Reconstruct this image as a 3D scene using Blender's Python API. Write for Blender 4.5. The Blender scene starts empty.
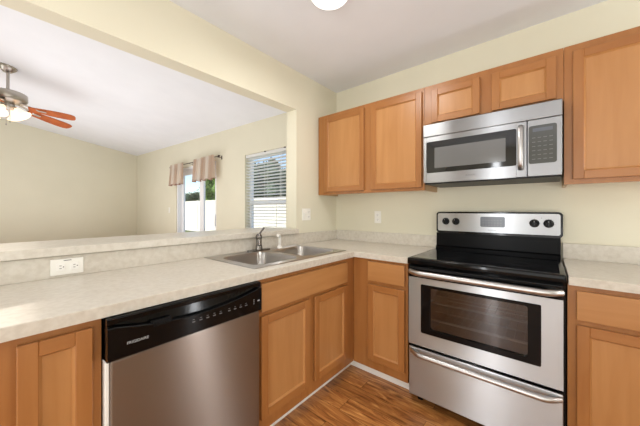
import bpy, bmesh, math, random
from mathutils import Vector, Matrix
random.seed(4)
S = bpy.context.scene
COL = S.collection
PI = math.pi

# ------------------------------------------------------------------ camera
cam_d = bpy.data.cameras.new('camera'); cam = bpy.data.objects.new('camera', cam_d); COL.objects.link(cam)
cam.location = (1.7368, -2.3531, 1.2247)
cam.rotation_euler = (PI/2, 0, 0.6966)
cam_d.sensor_width = 36; cam_d.lens = 271.2056/640*36
cam_d.shift_y = -2.98/640; cam_d.clip_start = 0.02; cam_d.clip_end = 200
S.camera = cam

# ------------------------------------------------------------------ world, sun, daylight, added fill, exposure
w = bpy.data.worlds.new('sky'); S.world = w; w.use_nodes = True
wn = w.node_tree; wn.nodes.clear()
sky = wn.nodes.new('ShaderNodeTexSky'); sky.sky_type = 'NISHITA'; sky.sun_disc = False
sky.sun_elevation = math.radians(48); sky.sun_rotation = math.radians(200); sky.air_density = 1.0; sky.dust_density = 0.4
bg = wn.nodes.new('ShaderNodeBackground'); bg.inputs[1].default_value = 0.25
wo = wn.nodes.new('ShaderNodeOutputWorld')
wn.links.new(sky.outputs[0], bg.inputs[0]); wn.links.new(bg.outputs[0], wo.inputs[0])

def light(name, kind, loc, rot, energy, color=(1,1,1), size=1, size_y=None):
    d = bpy.data.lights.new(name, kind); o = bpy.data.objects.new(name, d); COL.objects.link(o)
    o.location = loc; o.rotation_euler = rot; d.energy = energy; d.color = color
    if kind == 'AREA':
        d.size = size
        if size_y: d.shape = 'RECTANGLE'; d.size_y = size_y
    elif kind == 'POINT': d.shadow_soft_size = size
    elif kind == 'SUN': d.angle = math.radians(0.6)
    return o
light('sun', 'SUN', (0,-6,8), (math.radians(45), 0, math.radians(-25)), 5.5, (1, .95, .88))
# added area lights standing in for unseen daylight openings behind the photographer
COOL = (.93, .965, 1)
light('kitchen_fill', 'AREA', (2.0, -4.93, 1.30), (math.radians(92), 0, 0), 46, COOL, 2.9, 2.2)  # added broad fill; the wall behind it has no window
light('narrow_window_daylight', 'AREA', (.96, -4.90, 1.2), (math.radians(90), 0, 0), 20, COOL, .12, 2.0)
light('side_daylight', 'AREA', (3.53, -.52, 1.1), (math.radians(90), 0, math.radians(90)), 18, COOL, .10, 1.9)
light('side_room_fill', 'AREA', (3.53, -2.9, 1.1), (math.radians(90), 0, math.radians(90)), 15, COOL, 2.4, 1.9)  # added side fill in front of the closed right wall
light('living_fill', 'AREA', (-3.3, -5.53, 1.2), (math.radians(96), 0, 0), 70, COOL, 3.6, 2.0)  # added fill to brighten the living room, no opening behind it
# added upward fill lights that brighten the ceilings and the rooms below
light('ceiling_fill', 'AREA', (2.2, -3.4, .9), (math.radians(180), 0, 0), 36, COOL, 1.8, 1.8)
light('living_ceiling_fill', 'AREA', (-3.1, -2.35, .5), (math.radians(180), 0, 0), 82, COOL, 4.6, 3.2)  # added, unseen low in the living room under the fan
S.view_settings.view_transform = 'Standard'; S.view_settings.look = 'None'
S.view_settings.gamma = 1; S.view_settings.use_curve_mapping = False
S.view_settings.exposure = 0.0

# ------------------------------------------------------------------ materials
def srgb(r, g, b):
    f = lambda c: (c/255/12.92) if c/255 <= .04045 else ((c/255+.055)/1.055)**2.4
    return (f(r), f(g), f(b), 1)
def M(name, col, rough=.5, metal=0, spec=.5, **k):
    m = bpy.data.materials.new(name); m.use_nodes = True
    b = m.node_tree.nodes['Principled BSDF']
    b.inputs['Base Color'].default_value = col; b.inputs['Roughness'].default_value = rough
    b.inputs['Metallic'].default_value = metal; b.inputs['Specular IOR Level'].default_value = spec
    for kk, v in k.items(): b.inputs[kk].default_value = v
    return m
def nodes(m): return m.node_tree.nodes, m.node_tree.links, m.node_tree.nodes['Principled BSDF']
def varied(m, c1, c2, scale=(1,1,1), nscale=5, detail=4, lo=.35, hi=.65, dist=0, bump=0, bscale=None, coord='Object', rough=None):
    n, l, b = nodes(m)
    tc = n.new('ShaderNodeTexCoord'); mp = n.new('ShaderNodeMapping'); mp.inputs['Scale'].default_value = scale
    nz = n.new('ShaderNodeTexNoise'); nz.inputs['Scale'].default_value = nscale; nz.inputs['Detail'].default_value = detail
    nz.inputs['Distortion'].default_value = dist
    cr = n.new('ShaderNodeValToRGB'); cr.color_ramp.elements[0].position = lo; cr.color_ramp.elements[1].position = hi
    cr.color_ramp.elements[0].color = c1; cr.color_ramp.elements[1].color = c2
    l.new(tc.outputs[coord], mp.inputs[0]); l.new(mp.outputs[0], nz.inputs[0]); l.new(nz.outputs[0], cr.inputs[0])
    l.new(cr.outputs[0], b.inputs['Base Color'])
    if rough:
        mr = n.new('ShaderNodeMapRange'); mr.inputs[3].default_value = rough[0]; mr.inputs[4].default_value = rough[1]
        l.new(nz.outputs[0], mr.inputs[0]); l.new(mr.outputs[0], b.inputs['Roughness'])
    if bump:
        bn = n.new('ShaderNodeBump'); bn.inputs['Strength'].default_value = bump; bn.inputs['Distance'].default_value = .002
        if bscale:
            n2 = n.new('ShaderNodeTexNoise'); n2.inputs['Scale'].default_value = bscale; n2.inputs['Detail'].default_value = 3
            l.new(tc.outputs[coord], n2.inputs[0]); l.new(n2.outputs[0], bn.inputs['Height'])
        else: l.new(nz.outputs[0], bn.inputs['Height'])
        l.new(bn.outputs[0], b.inputs['Normal'])
    return m
MT = {}
MT['wall'] = varied(M('wall_paint', srgb(222,217,196), .7, spec=.25), srgb(221,216,195), srgb(224,219,198), nscale=2, bump=.12, bscale=90)
MT['ceiling'] = varied(M('ceiling_paint', srgb(232,234,238), .85, spec=.1), srgb(231,233,237), srgb(234,236,240), nscale=3, bump=.35, bscale=60)
MT['white'] = M('white_trim', srgb(240,238,232), .4)
MT['vinyl'] = M('white_vinyl', srgb(240,242,245), .35)
MT['plate'] = M('plate_plastic', srgb(238,236,228), .35)
MT['slot'] = M('slot_dark', srgb(60,56,52), .6)
def wood(name, c1, c2, sc, rough=.32):
    return varied(M(name, c1, rough, spec=.5), c1, c2, scale=sc, nscale=2.2, detail=7, lo=.3, hi=.72, dist=.6, bump=.03)
WF1, WF2 = srgb(154,99,50), srgb(168,113,62)
WP1, WP2 = srgb(172,119,68), srgb(187,135,83)
MT['wood_v'] = wood('maple_frame', WF1, WF2, (9, 9, .9))
MT['wood_hx'] = wood('maple_rail_x', WF1, WF2, (.9, 9, 9))
MT['wood_hy'] = wood('maple_rail_y', WF1, WF2, (9, .9, 9))
MT['panel'] = wood('maple_panel', WP1, WP2, (7, 7, .7))
MT['panel_hx'] = wood('maple_panel_x', WP1, WP2, (.7, 7, 7))
MT['wood_in'] = M('cabinet_underside', srgb(196,160,120), .5)
def laminate():
    m = M('laminate_counter', srgb(205,196,181), .3, spec=.45)
    n, l, b = nodes(m)
    tc = n.new('ShaderNodeTexCoord')
    a = n.new('ShaderNodeTexNoise'); a.inputs['Scale'].default_value = 11; a.inputs['Detail'].default_value = 6; a.inputs['Roughness'].default_value = .7; a.inputs['Distortion'].default_value = .8
    v = n.new('ShaderNodeTexNoise'); v.inputs['Scale'].default_value = 45; v.inputs['Detail'].default_value = 4
    l.new(tc.outputs['Object'], a.inputs[0]); l.new(tc.outputs['Object'], v.inputs[0])
    r = n.new('ShaderNodeValToRGB'); r.color_ramp.elements[0].position = .34; r.color_ramp.elements[1].position = .66
    r.color_ramp.elements[0].color = srgb(206,199,186); r.color_ramp.elements[1].color = srgb(213,207,195)
    l.new(a.outputs[0], r.inputs[0])
    r2 = n.new('ShaderNodeValToRGB'); r2.color_ramp.elements[0].position = .35; r2.color_ramp.elements[1].position = .6
    r2.color_ramp.elements[0].color = srgb(228,224,218); r2.color_ramp.elements[1].color = (1,1,1,1)
    l.new(v.outputs[0], r2.inputs[0])
    x = n.new('ShaderNodeMix'); x.data_type = 'RGBA'; x.blend_type = 'MULTIPLY'; x.inputs[0].default_value = .45
    l.new(r.outputs[0], x.inputs[6]); l.new(r2.outputs[0], x.inputs[7]); l.new(x.outputs[2], b.inputs['Base Color'])
    return m
MT['lam'] = laminate()
def floor_mat():
    m = M('wood_plank_floor', srgb(140,85,45), .32, spec=.5)
    n, l, b = nodes(m)
    tc = n.new('ShaderNodeTexCoord')
    br = n.new('ShaderNodeTexBrick'); br.offset = .37; br.inputs['Scale'].default_value = 1
    br.inputs['Brick Width'].default_value = 1.2; br.inputs['Row Height'].default_value = .125
    br.inputs['Mortar Size'].default_value = .0012; br.inputs['Bias'].default_value = 0
    br.inputs['Color1'].default_value = (0,0,0,1); br.inputs['Color2'].default_value = (1,1,1,1); br.inputs['Mortar'].default_value = (.5,.5,.5,1)
    l.new(tc.outputs['Object'], br.inputs[0])
    # offset the grain from plank to plank
    mp = n.new('ShaderNodeMapping'); mp.inputs['Scale'].default_value = (1.6, 11, 1)
    ad = n.new('ShaderNodeVectorMath'); ad.operation = 'MULTIPLY_ADD'
    ad.inputs[1].default_value = (7.3, 5.1, 3.0)
    l.new(br.outputs[0], ad.inputs[0]); l.new(tc.outputs['Object'], ad.inputs[2]); l.new(ad.outputs[0], mp.inputs[0])
    nz = n.new('ShaderNodeTexNoise'); nz.inputs['Scale'].default_value = 2.4; nz.inputs['Detail'].default_value = 8; nz.inputs['Distortion'].default_value = 1.6; nz.inputs['Roughness'].default_value = .62
    l.new(mp.outputs[0], nz.inputs[0])
    r = n.new('ShaderNodeValToRGB'); e = r.color_ramp.elements
    e[0].position = .28; e[0].color = srgb(92,54,27); e[1].position = .75; e[1].color = srgb(232,172,106)
    q = e.new(.45); q.color = srgb(164,104,54); q = e.new(.58); q.color = srgb(194,134,74)
    l.new(nz.outputs[0], r.inputs[0])
    # per plank tone
    bv = n.new('ShaderNodeValToRGB'); bv.color_ramp.elements[0].color = (.72,.70,.68,1); bv.color_ramp.elements[1].color = (1.0,1.0,1.0,1)
    l.new(br.outputs[0], bv.inputs[0])
    x = n.new('ShaderNodeMix'); x.data_type = 'RGBA'; x.blend_type = 'MULTIPLY'; x.inputs[0].default_value = 1
    l.new(r.outputs[0], x.inputs[6]); l.new(bv.outputs[0], x.inputs[7])
    # knots
    vo = n.new('ShaderNodeTexVoronoi'); vo.inputs['Scale'].default_value = 3.3
    mk = n.new('ShaderNodeMapping'); mk.inputs['Scale'].default_value = (1, 2.2, 1)
    l.new(tc.outputs['Object'], mk.inputs[0]); l.new(mk.outputs[0], vo.inputs[0])
    kr = n.new('ShaderNodeValToRGB'); kr.color_ramp.elements[0].position = .03; kr.color_ramp.elements[0].color = (.35,.3,.26,1)
    kr.color_ramp.elements[1].position = .17; kr.color_ramp.elements[1].color = (1,1,1,1)
    l.new(vo.outputs['Distance'], kr.inputs[0])
    y = n.new('ShaderNodeMix'); y.data_type = 'RGBA'; y.blend_type = 'MULTIPLY'; y.inputs[0].default_value = .8
    l.new(x.outputs[2], y.inputs[6]); l.new(kr.outputs[0], y.inputs[7])
    # seam
    z = n.new('ShaderNodeMix'); z.data_type = 'RGBA'
    l.new(br.outputs['Fac'], z.inputs[0]); l.new(y.outputs[2], z.inputs[6]); z.inputs[7].default_value = srgb(60,32,16)
    l.new(z.outputs[2], b.inputs['Base Color'])
    return m
MT['floor'] = floor_mat()
def steel(name, sc, c=(186,188,190), rough=(.30,.38)):
    m = M(name, srgb(*c), .28, metal=1)
    n, l, b = nodes(m)
    b.inputs['Anisotropic'].default_value = .97; b.inputs['Anisotropic Rotation'].default_value = .25
    tg = n.new('ShaderNodeTangent'); tg.direction_type = 'RADIAL'; tg.axis = 'Z'; l.new(tg.outputs[0], b.inputs['Tangent'])
    tc = n.new('ShaderNodeTexCoord'); mp = n.new('ShaderNodeMapping'); mp.inputs['Scale'].default_value = sc
    nz = n.new('ShaderNodeTexNoise'); nz.inputs['Scale'].default_value = 4; nz.inputs['Detail'].default_value = 5
    l.new(tc.outputs['Object'], mp.inputs[0]); l.new(mp.outputs[0], nz.inputs[0])
    mr = n.new('ShaderNodeMapRange'); mr.inputs[3].default_value = rough[0]; mr.inputs[4].default_value = rough[1]
    l.new(nz.outputs[0], mr.inputs[0]); l.new(mr.outputs[0], b.inputs['Roughness'])
    bn = n.new('ShaderNodeBump'); bn.inputs['Strength'].default_value = .04; bn.inputs['Distance'].default_value = .001
    l.new(nz.outputs[0], bn.inputs['Height']); l.new(bn.outputs[0], b.inputs['Normal'])
    return m
MT['steel'] = steel('brushed_steel', (2, 2, 140))       # horizontal brushing
MT['steel_dw'] = steel('dishwasher_steel', (2, 2, 160), (144,133,125), (.29,.37))
MT['steel_mw'] = steel('microwave_steel', (2, 2, 140), (150,151,153), (.26,.34))
MT['steel_sink'] = steel('sink_steel', (40, 40, 40), (188,185,181), (.3,.36))
MT['chrome'] = M('satin_nickel', srgb(170,166,160), .22, metal=1)
MT['faucet'] = M('faucet_metal', srgb(120,116,112), .25, metal=1)
MT['handle'] = M('handle_steel', srgb(188,186,185), .33, metal=1)
MT['black'] = M('black_enamel', srgb(9,9,10), .09, spec=.22)
MT['blackp'] = M('black_plastic', srgb(14,14,15), .4, spec=.2)
MT['glass_top'] = M('ceramic_cooktop', srgb(16,17,20), .06)
MT['ring'] = M('burner_marking', srgb(74,76,80), .2)
MT['mark'] = M('grey_marking', srgb(170,170,172), .5)
MT['dim'] = M('dim_marking', srgb(110,110,112), .5)
MT['display'] = M('display_window', srgb(92,96,104), .2)
MT['mw_glass'] = M('microwave_black_glass', srgb(24,24,26), .06)
MT['mw_screen'] = M('microwave_mesh_window', srgb(104,104,104), .12)
MT['mw_ctrl'] = M('microwave_control_glass', srgb(74,76,74), .14)
MT['oven_in'] = M('oven_enamel', srgb(170,150,138), .45)
MT['rack'] = M('rack_wire', srgb(196,190,184), .3, metal=1)
MT['spray'] = M('white_sprayer', srgb(235,232,224), .3)
MT['blade'] = varied(M('fan_blade_wood', srgb(150,72,30), .5, spec=.2), srgb(150,70,22), srgb(178,92,36), scale=(3,3,3), nscale=3)
MT['nickel'] = M('brushed_nickel', srgb(176,170,162), .3, metal=1)
MT['slat'] = M('blind_slat', srgb(248,248,246), .45)
_n, _l, _b = nodes(MT['slat']); _t = _n.new('ShaderNodeBsdfTranslucent'); _t.inputs[0].default_value = srgb(250,250,248); _x = _n.new('ShaderNodeMixShader'); _x.inputs[0].default_value = .35
_l.new(_b.outputs[0], _x.inputs[1]); _l.new(_t.outputs[0], _x.inputs[2]); _l.new(_x.outputs[0], _n['Material Output'].inputs[0])
MT['rod'] = M('dark_rod', srgb(70,56,48), .35, metal=.6)
MT['fence'] = varied(M('vinyl_fence', srgb(240,232,214), .5), srgb(238,230,212), srgb(242,235,218), nscale=1)
MT['grass'] = varied(M('lawn', srgb(120,130,70), .9), srgb(96,112,58), srgb(150,150,92), nscale=3)
MT['leaf'] = varied(M('foliage', srgb(70,100,40), .8), srgb(52,82,30), srgb(140,168,76), nscale=8)
MT['leaf2'] = varied(M('grey_foliage', srgb(70,90,60), .8), srgb(44,60,42), srgb(104,120,88), nscale=6)
MT['bark'] = varied(M('bark', srgb(90,74,58), .9), srgb(70,56,44), srgb(110,92,74), nscale=12)
def emis(name, col, s):
    m = bpy.data.materials.new(name); m.use_nodes = True; n = m.node_tree.nodes; b = n['Principled BSDF']
    b.inputs['Base Color'].default_value = col; b.inputs['Emission Color'].default_value = col; b.inputs['Emission Strength'].default_value = s
    return m
MT['lamp'] = emis('lit_diffuser', (1, .99, .96, 1), 1.4)
MT['shade'] = emis('lit_glass_shade', (1, .80, .60, 1), .95)
def glass(name, tint, fac):
    m = bpy.data.materials.new(name); m.use_nodes = True; n = m.node_tree.nodes; l = m.node_tree.links; n.clear()
    t = n.new('ShaderNodeBsdfTransparent'); t.inputs[0].default_value = tint
    g = n.new('ShaderNodeBsdfGlossy'); g.inputs['Roughness'].default_value = .02
    x = n.new('ShaderNodeMixShader'); x.inputs[0].default_value = fac
    o = n.new('ShaderNodeOutputMaterial')
    l.new(t.outputs[0], x.inputs[1]); l.new(g.outputs[0], x.inputs[2]); l.new(x.outputs[0], o.inputs[0])
    return m
MT['pane'] = glass('window_glass', (.97,.98,1,1), .05)
MT['oven_glass'] = glass('oven_window_glass', (.62,.58,.56,1), .08)
def cloth():
    m = M('sheer_valance', srgb(226,204,190), .9)
    n, l, b = nodes(m)
    tc = n.new('ShaderNodeTexCoord'); wv = n.new('ShaderNodeTexWave'); wv.inputs['Scale'].default_value = 1.1; wv.inputs['Distortion'].default_value = .6
    r = n.new('ShaderNodeValToRGB'); r.color_ramp.elements[0].color = srgb(214,190,170); r.color_ramp.elements[1].color = srgb(240,232,222)
    l.new(tc.outputs['Object'], wv.inputs[0]); l.new(wv.outputs[0], r.inputs[0]); l.new(r.outputs[0], b.inputs['Base Color'])
    tr = n.new('ShaderNodeBsdfTranslucent'); l.new(r.outputs[0], tr.inputs[0])
    x = n.new('ShaderNodeMixShader'); x.inputs[0].default_value = .5
    tp = n.new('ShaderNodeBsdfTransparent'); y = n.new('ShaderNodeMixShader'); y.inputs[0].default_value = .22
    o = n['Material Output']
    l.new(b.outputs[0], x.inputs[1]); l.new(tr.outputs[0], x.inputs[2])
    l.new(x.outputs[0], y.inputs[1]); l.new(tp.outputs[0], y.inputs[2]); l.new(y.outputs[0], o.inputs[0])
    return m
MT['cloth'] = cloth()

# ------------------------------------------------------------------ geometry helpers (all in world coordinates)
def box(bm, x0, x1, y0, y1, z0, z1, bev=0, seg=2):
    t = bmesh.new(); bmesh.ops.create_cube(t, size=1)
    for v in t.verts:
        v.co = Vector(((x0+x1)/2+v.co.x*(x1-x0), (y0+y1)/2+v.co.y*(y1-y0), (z0+z1)/2+v.co.z*(z1-z0)))
    if bev: bmesh.ops.bevel(t, geom=list(t.edges), offset=bev, segments=seg, affect='EDGES', profile=.5)
    join(bm, t); return bm
def join(bm, t):
    me = bpy.data.meshes.new('tmp'); t.to_mesh(me); t.free(); bm.from_mesh(me); bpy.data.meshes.remove(me)
def tube(bm, pts, r, n=12, closed=False, rs=None, flat=None):
    """sweep a circle (or an ellipse: flat=(u,v) factors) along points"""
    pts = [Vector(p) for p in pts]; rings = []; N = len(pts); up = None
    for i, p in enumerate(pts):
        a = pts[(i-1) % N] if (i or closed) else p; c = pts[(i+1) % N] if (i < N-1 or closed) else p
        d = (c-a).normalized()
        if up is None:
            up = Vector((0,0,1)) if abs(d.z) < .9 else Vector((1,0,0))
        u = d.cross(up).normalized(); v = u.cross(d).normalized(); up = v
        rr = rs[i] if rs else r; fu, fv = flat if flat else (1, 1)
        rings.append([bm.verts.new(p+u*rr*fu*math.cos(2*PI*k/n)+v*rr*fv*math.sin(2*PI*k/n)) for k in range(n)])
    R = N if closed else N-1
    for i in range(R):
        A, B = rings[i], rings[(i+1) % N]
        for k in range(n): bm.faces.new((A[k], A[(k+1) % n], B[(k+1) % n], B[k]))
    if not closed: bm.faces.new(list(reversed(rings[0]))); bm.faces.new(rings[-1])
    return bm
def lathe(bm, prof, origin, axis='Z', n=32, mat=None):
    """prof: list of (r, h) from one end to the other; revolved about axis"""
    o = Vector(origin); rings = []
    def P(r, h, a):
        c, s = r*math.cos(a), r*math.sin(a)
        q = {'Z': Vector((c, s, h)), 'Y': Vector((c, h, s)), 'X': Vector((h, c, s))}[axis]
        if mat: q = mat @ q
        return o+q
    for r, h in prof:
        if r < 1e-6: rings.append([bm.verts.new(P(0, h, 0))])
        else: rings.append([bm.verts.new(P(r, h, 2*PI*k/n)) for k in range(n)])
    for A, B in zip(rings, rings[1:]):
        for k in range(n):
            k2 = (k+1) % n
            if len(A) == 1 and len(B) == 1: continue
            if len(A) == 1: bm.faces.new((A[0], B[k], B[k2]))
            elif len(B) == 1: bm.faces.new((A[k], A[k2], B[0]))
            else: bm.faces.new((A[k], A[k2], B[k2], B[k]))
    return bm
def prism(bm, poly, f0, f1, axis):
    """extrude a 2-D polygon between f0 and f1 along axis; poly in the other two coords (x,y,z order)"""
    def P(a, b, c): return {'X': (c, a, b), 'Y': (a, c, b), 'Z': (a, b, c)}[axis]
    A = [bm.verts.new(P(a, b, f0)) for a, b in poly]; B = [bm.verts.new(P(a, b, f1)) for a, b in poly]
    n = len(poly)
    for i in range(n): bm.faces.new((A[i], A[(i+1) % n], B[(i+1) % n], B[i]))
    bm.faces.new(A); bm.faces.new(B)
    return bm
def obj(name, bm, mat, parent=None, smooth=None, kind=None, label=None):
    bmesh.ops.recalc_face_normals(bm, faces=list(bm.faces))
    me = bpy.data.meshes.new(name); bm.to_mesh(me); bm.free()
    o = bpy.data.objects.new(name, me); COL.objects.link(o)
    me.materials.append(MT[mat] if isinstance(mat, str) else mat)
    if parent is not None:
        base = parent.get('_w') or (0,0,0)
        base = Vector(base)
        me.transform(Matrix.Translation(-base)); o.parent = parent
        o['_w'] = tuple(base)
    if smooth:
        for p in me.polygons: p.use_smooth = True
        try: me.set_sharp_from_angle(angle=math.radians(smooth if smooth > 1 else 35))
        except Exception: pass
    if kind: o['kind'] = kind
    if label: o['label'] = label
    return o
def thing(name, label, cat, loc, group=None):
    o = bpy.data.objects.new(name, None); COL.objects.link(o); o.location = loc; o.empty_display_size = .05
    o['label'] = label; o['category'] = cat; o['_w'] = tuple(loc)
    if group: o['group'] = group
    return o
def tag(o, label, cat, group=None):
    o['label'] = label; o['category'] = cat
    if group: o['group'] = group
    return o
def B(*a, **k): return box(bmesh.new(), *a, **k)
def text(name, s, size, mat, parent, loc, rot, ext=.0006):
    c = bpy.data.curves.new('t', 'FONT'); c.body = s; c.size = size; c.extrude = ext; c.align_x = 'CENTER'; c.align_y = 'CENTER'
    t = bpy.data.objects.new('t', c); COL.objects.link(t)
    dg = bpy.context.evaluated_depsgraph_get(); me = bpy.data.meshes.new_from_object(t.evaluated_get(dg))
    bpy.data.objects.remove(t); bpy.data.curves.remove(c)
    bm = bmesh.new(); bm.from_mesh(me); bpy.data.meshes.remove(me)
    bm.transform(Matrix.Translation(loc) @ rot)
    return obj(name, bm, mat, parent)
ROT_Y = Matrix.Rotation(PI/2, 4, 'X')                                   # faces -y, reads along +x
ROT_X = Matrix.Rotation(PI/2, 4, 'Z') @ Matrix.Rotation(PI/2, 4, 'X')   # faces +x, reads along +y

# ------------------------------------------------------------------ setting
LX, RX, FY, LFY = -6.43, 3.55, -4.95, -5.55      # far wall, right wall, wall behind the camera
CZ = 2.482
def cz(x, y): return 2.43 - .031*x - .17*y       # living room's sloped ceiling
T = .12
def struct(name, bm, mat): return obj(name, bm, mat, kind='structure')
struct('floor', B(LX, RX+.1, -5.65, 0, -.1, 0), 'floor')
struct('ceiling', B(-T, RX, FY, 0, CZ, CZ+.08), 'ceiling')
bm = bmesh.new()
lo = [bm.verts.new((x, y, cz(x, y))) for x, y in ((LX,0.0), (-T,0.0), (-T,LFY), (LX,LFY))]
hi = [bm.verts.new((v.co.x, v.co.y, v.co.z+.08)) for v in lo]
bm.faces.new(lo); bm.faces.new(hi)
for i in range(4): bm.faces.new((lo[i], lo[(i+1)%4], hi[(i+1)%4], hi[i]))
struct('ceiling_living', bm, 'ceiling')
# wall with the range and, beyond the opening, the patio door and the window: cut round the openings
WX0, WX1, WZ0, WZ1 = -1.674, -.79, .90, 2.03
DX0, DX1, DZ1 = -4.05, -2.48, 2.05
WT = .14
bm = bmesh.new()
box(bm, LX-.1, DX0, 0, WT, 0, 2.9); box(bm, DX0, DX1, 0, WT, DZ1, 2.9); box(bm, DX1, WX0, 0, WT, 0, 2.9)
box(bm, WX0, WX1, 0, WT, 0, WZ0); box(bm, WX0, WX1, 0, WT, WZ1, 2.9); box(bm, WX1, RX+.1, 0, WT, 0, 2.9)
struct('wall_back', bm, 'wall')
# wall between kitchen and living room: return wall, header, half wall
OY0, OY1, OZ0, OZ1 = -3.3, -.612, 1.014, 2.134
bm = bmesh.new()
box(bm, -T, 0, OY1, 0, 0, CZ+.4); box(bm, -T, 0, OY0, OY1, OZ1, 3.5); box(bm, -T, 0, OY0, OY1, 0, OZ0); box(bm, -T, 0, LFY, OY0, 0, 3.5)
struct('wall_left', bm, 'wall')
struct('wall_far', B(LX-.1, LX, LFY, 0, 0, 3.8), 'wall')
struct('wall_right', B(RX, RX+.1, FY, 0, 0, CZ+.08), 'wall')
struct('wall_front', B(0, RX+.1, FY-.1, FY, 0, CZ+.08), 'wall')
struct('wall_front_living', B(LX, -T, LFY-.1, LFY, 0, 3.9), 'wall')
# patio door
d = struct('door_1', B(DX0, DX0+.04, .02, WT, 0, DZ1), 'vinyl')
def dpart(name, bm, mat): return obj(name, bm, mat, d)
bm = bmesh.new()
box(bm, DX1-.04, DX1, .02, WT, 0, DZ1); box(bm, DX0+.04, DX1-.04, .02, WT, DZ1-.04, DZ1); box(bm, DX0+.04, DX1-.04, .02, WT, 0, .03)
dpart('door_frame', bm, 'vinyl')
def sash(x0, x1, y0, y1, z0, z1, wd, name):
    bm = bmesh.new()
    box(bm, x0, x0+wd, y0, y1, z0, z1, .004); box(bm, x1-wd, x1, y0, y1, z0, z1, .004)
    box(bm, x0+wd, x1-wd, y0, y1, z1-wd, z1); box(bm, x0+wd, x1-wd, y0, y1, z0, z0+wd*1.3)
    s = dpart(name, bm, 'vinyl')
    obj('door_pane', B(x0+wd, x1-wd, (y0+y1)/2-.003, (y0+y1)/2+.003, z0+wd*1.3, z1-wd), 'pane', s)
    return s
sash(DX0+.04, -3.15, .092, .128, .03, DZ1-.04, .09, 'fixed_panel')
s = sash(-3.10, DX1-.04, .05, .086, .03, DZ1-.04, .09, 'sliding_panel')
obj('door_handle', B(-2.575, -2.555, .015, .05, .95, 1.15, .006), 'vinyl', s)
# window
wi = struct('window_1', B(WX0, WX1, -.03, WT-.02, WZ0, WZ0+.018), 'white')
bm = bmesh.new()
yf0, yf1 = .085, .13
for a in ((WX0, WX0+.04, WZ0+.018, WZ1), (WX1-.04, WX1, WZ0+.018, WZ1)): box(bm, a[0], a[1], yf0, yf1, a[2], a[3])
box(bm, WX0+.04, WX1-.04, yf0, yf1, WZ1-.04, WZ1); box(bm, WX0+.04, WX1-.04, yf0, yf1, WZ0+.018, WZ0+.06)
box(bm, WX0+.04, WX1-.04, yf0, yf1, 1.30, 1.345)
obj('window_frame', bm, 'vinyl', wi)
obj('window_pane', B(WX0+.04, WX1-.04, .105, .11, WZ0+.06, 1.30), 'pane', wi)
obj('window_pane', B(WX0+.04, WX1-.04, .105, .11, 1.345, WZ1-.04), 'pane', wi)
# baseboards and toe kicks
struct('baseboard_far', B(LX, LX+.012, LFY, 0, 0, .08), 'white')
bm = bmesh.new(); box(bm, LX+.012, DX0, -.012, 0, 0, .08); box(bm, DX1, -T, -.012, 0, 0, .08); struct('baseboard_back', bm, 'white')
struct('trim_1', B(.535, .547, -1.513, -.535, 0, .079), 'white')
struct('trim_2', B(.547, 1.036, -.547, -.535, 0, .079), 'white')
struct('trim_3', B(1.812, 2.34, -.547, -.535, 0, .079), 'white')
struct('trim_4', B(.535, .547, -2.75, -2.131, 0, .079), 'white')

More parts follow.
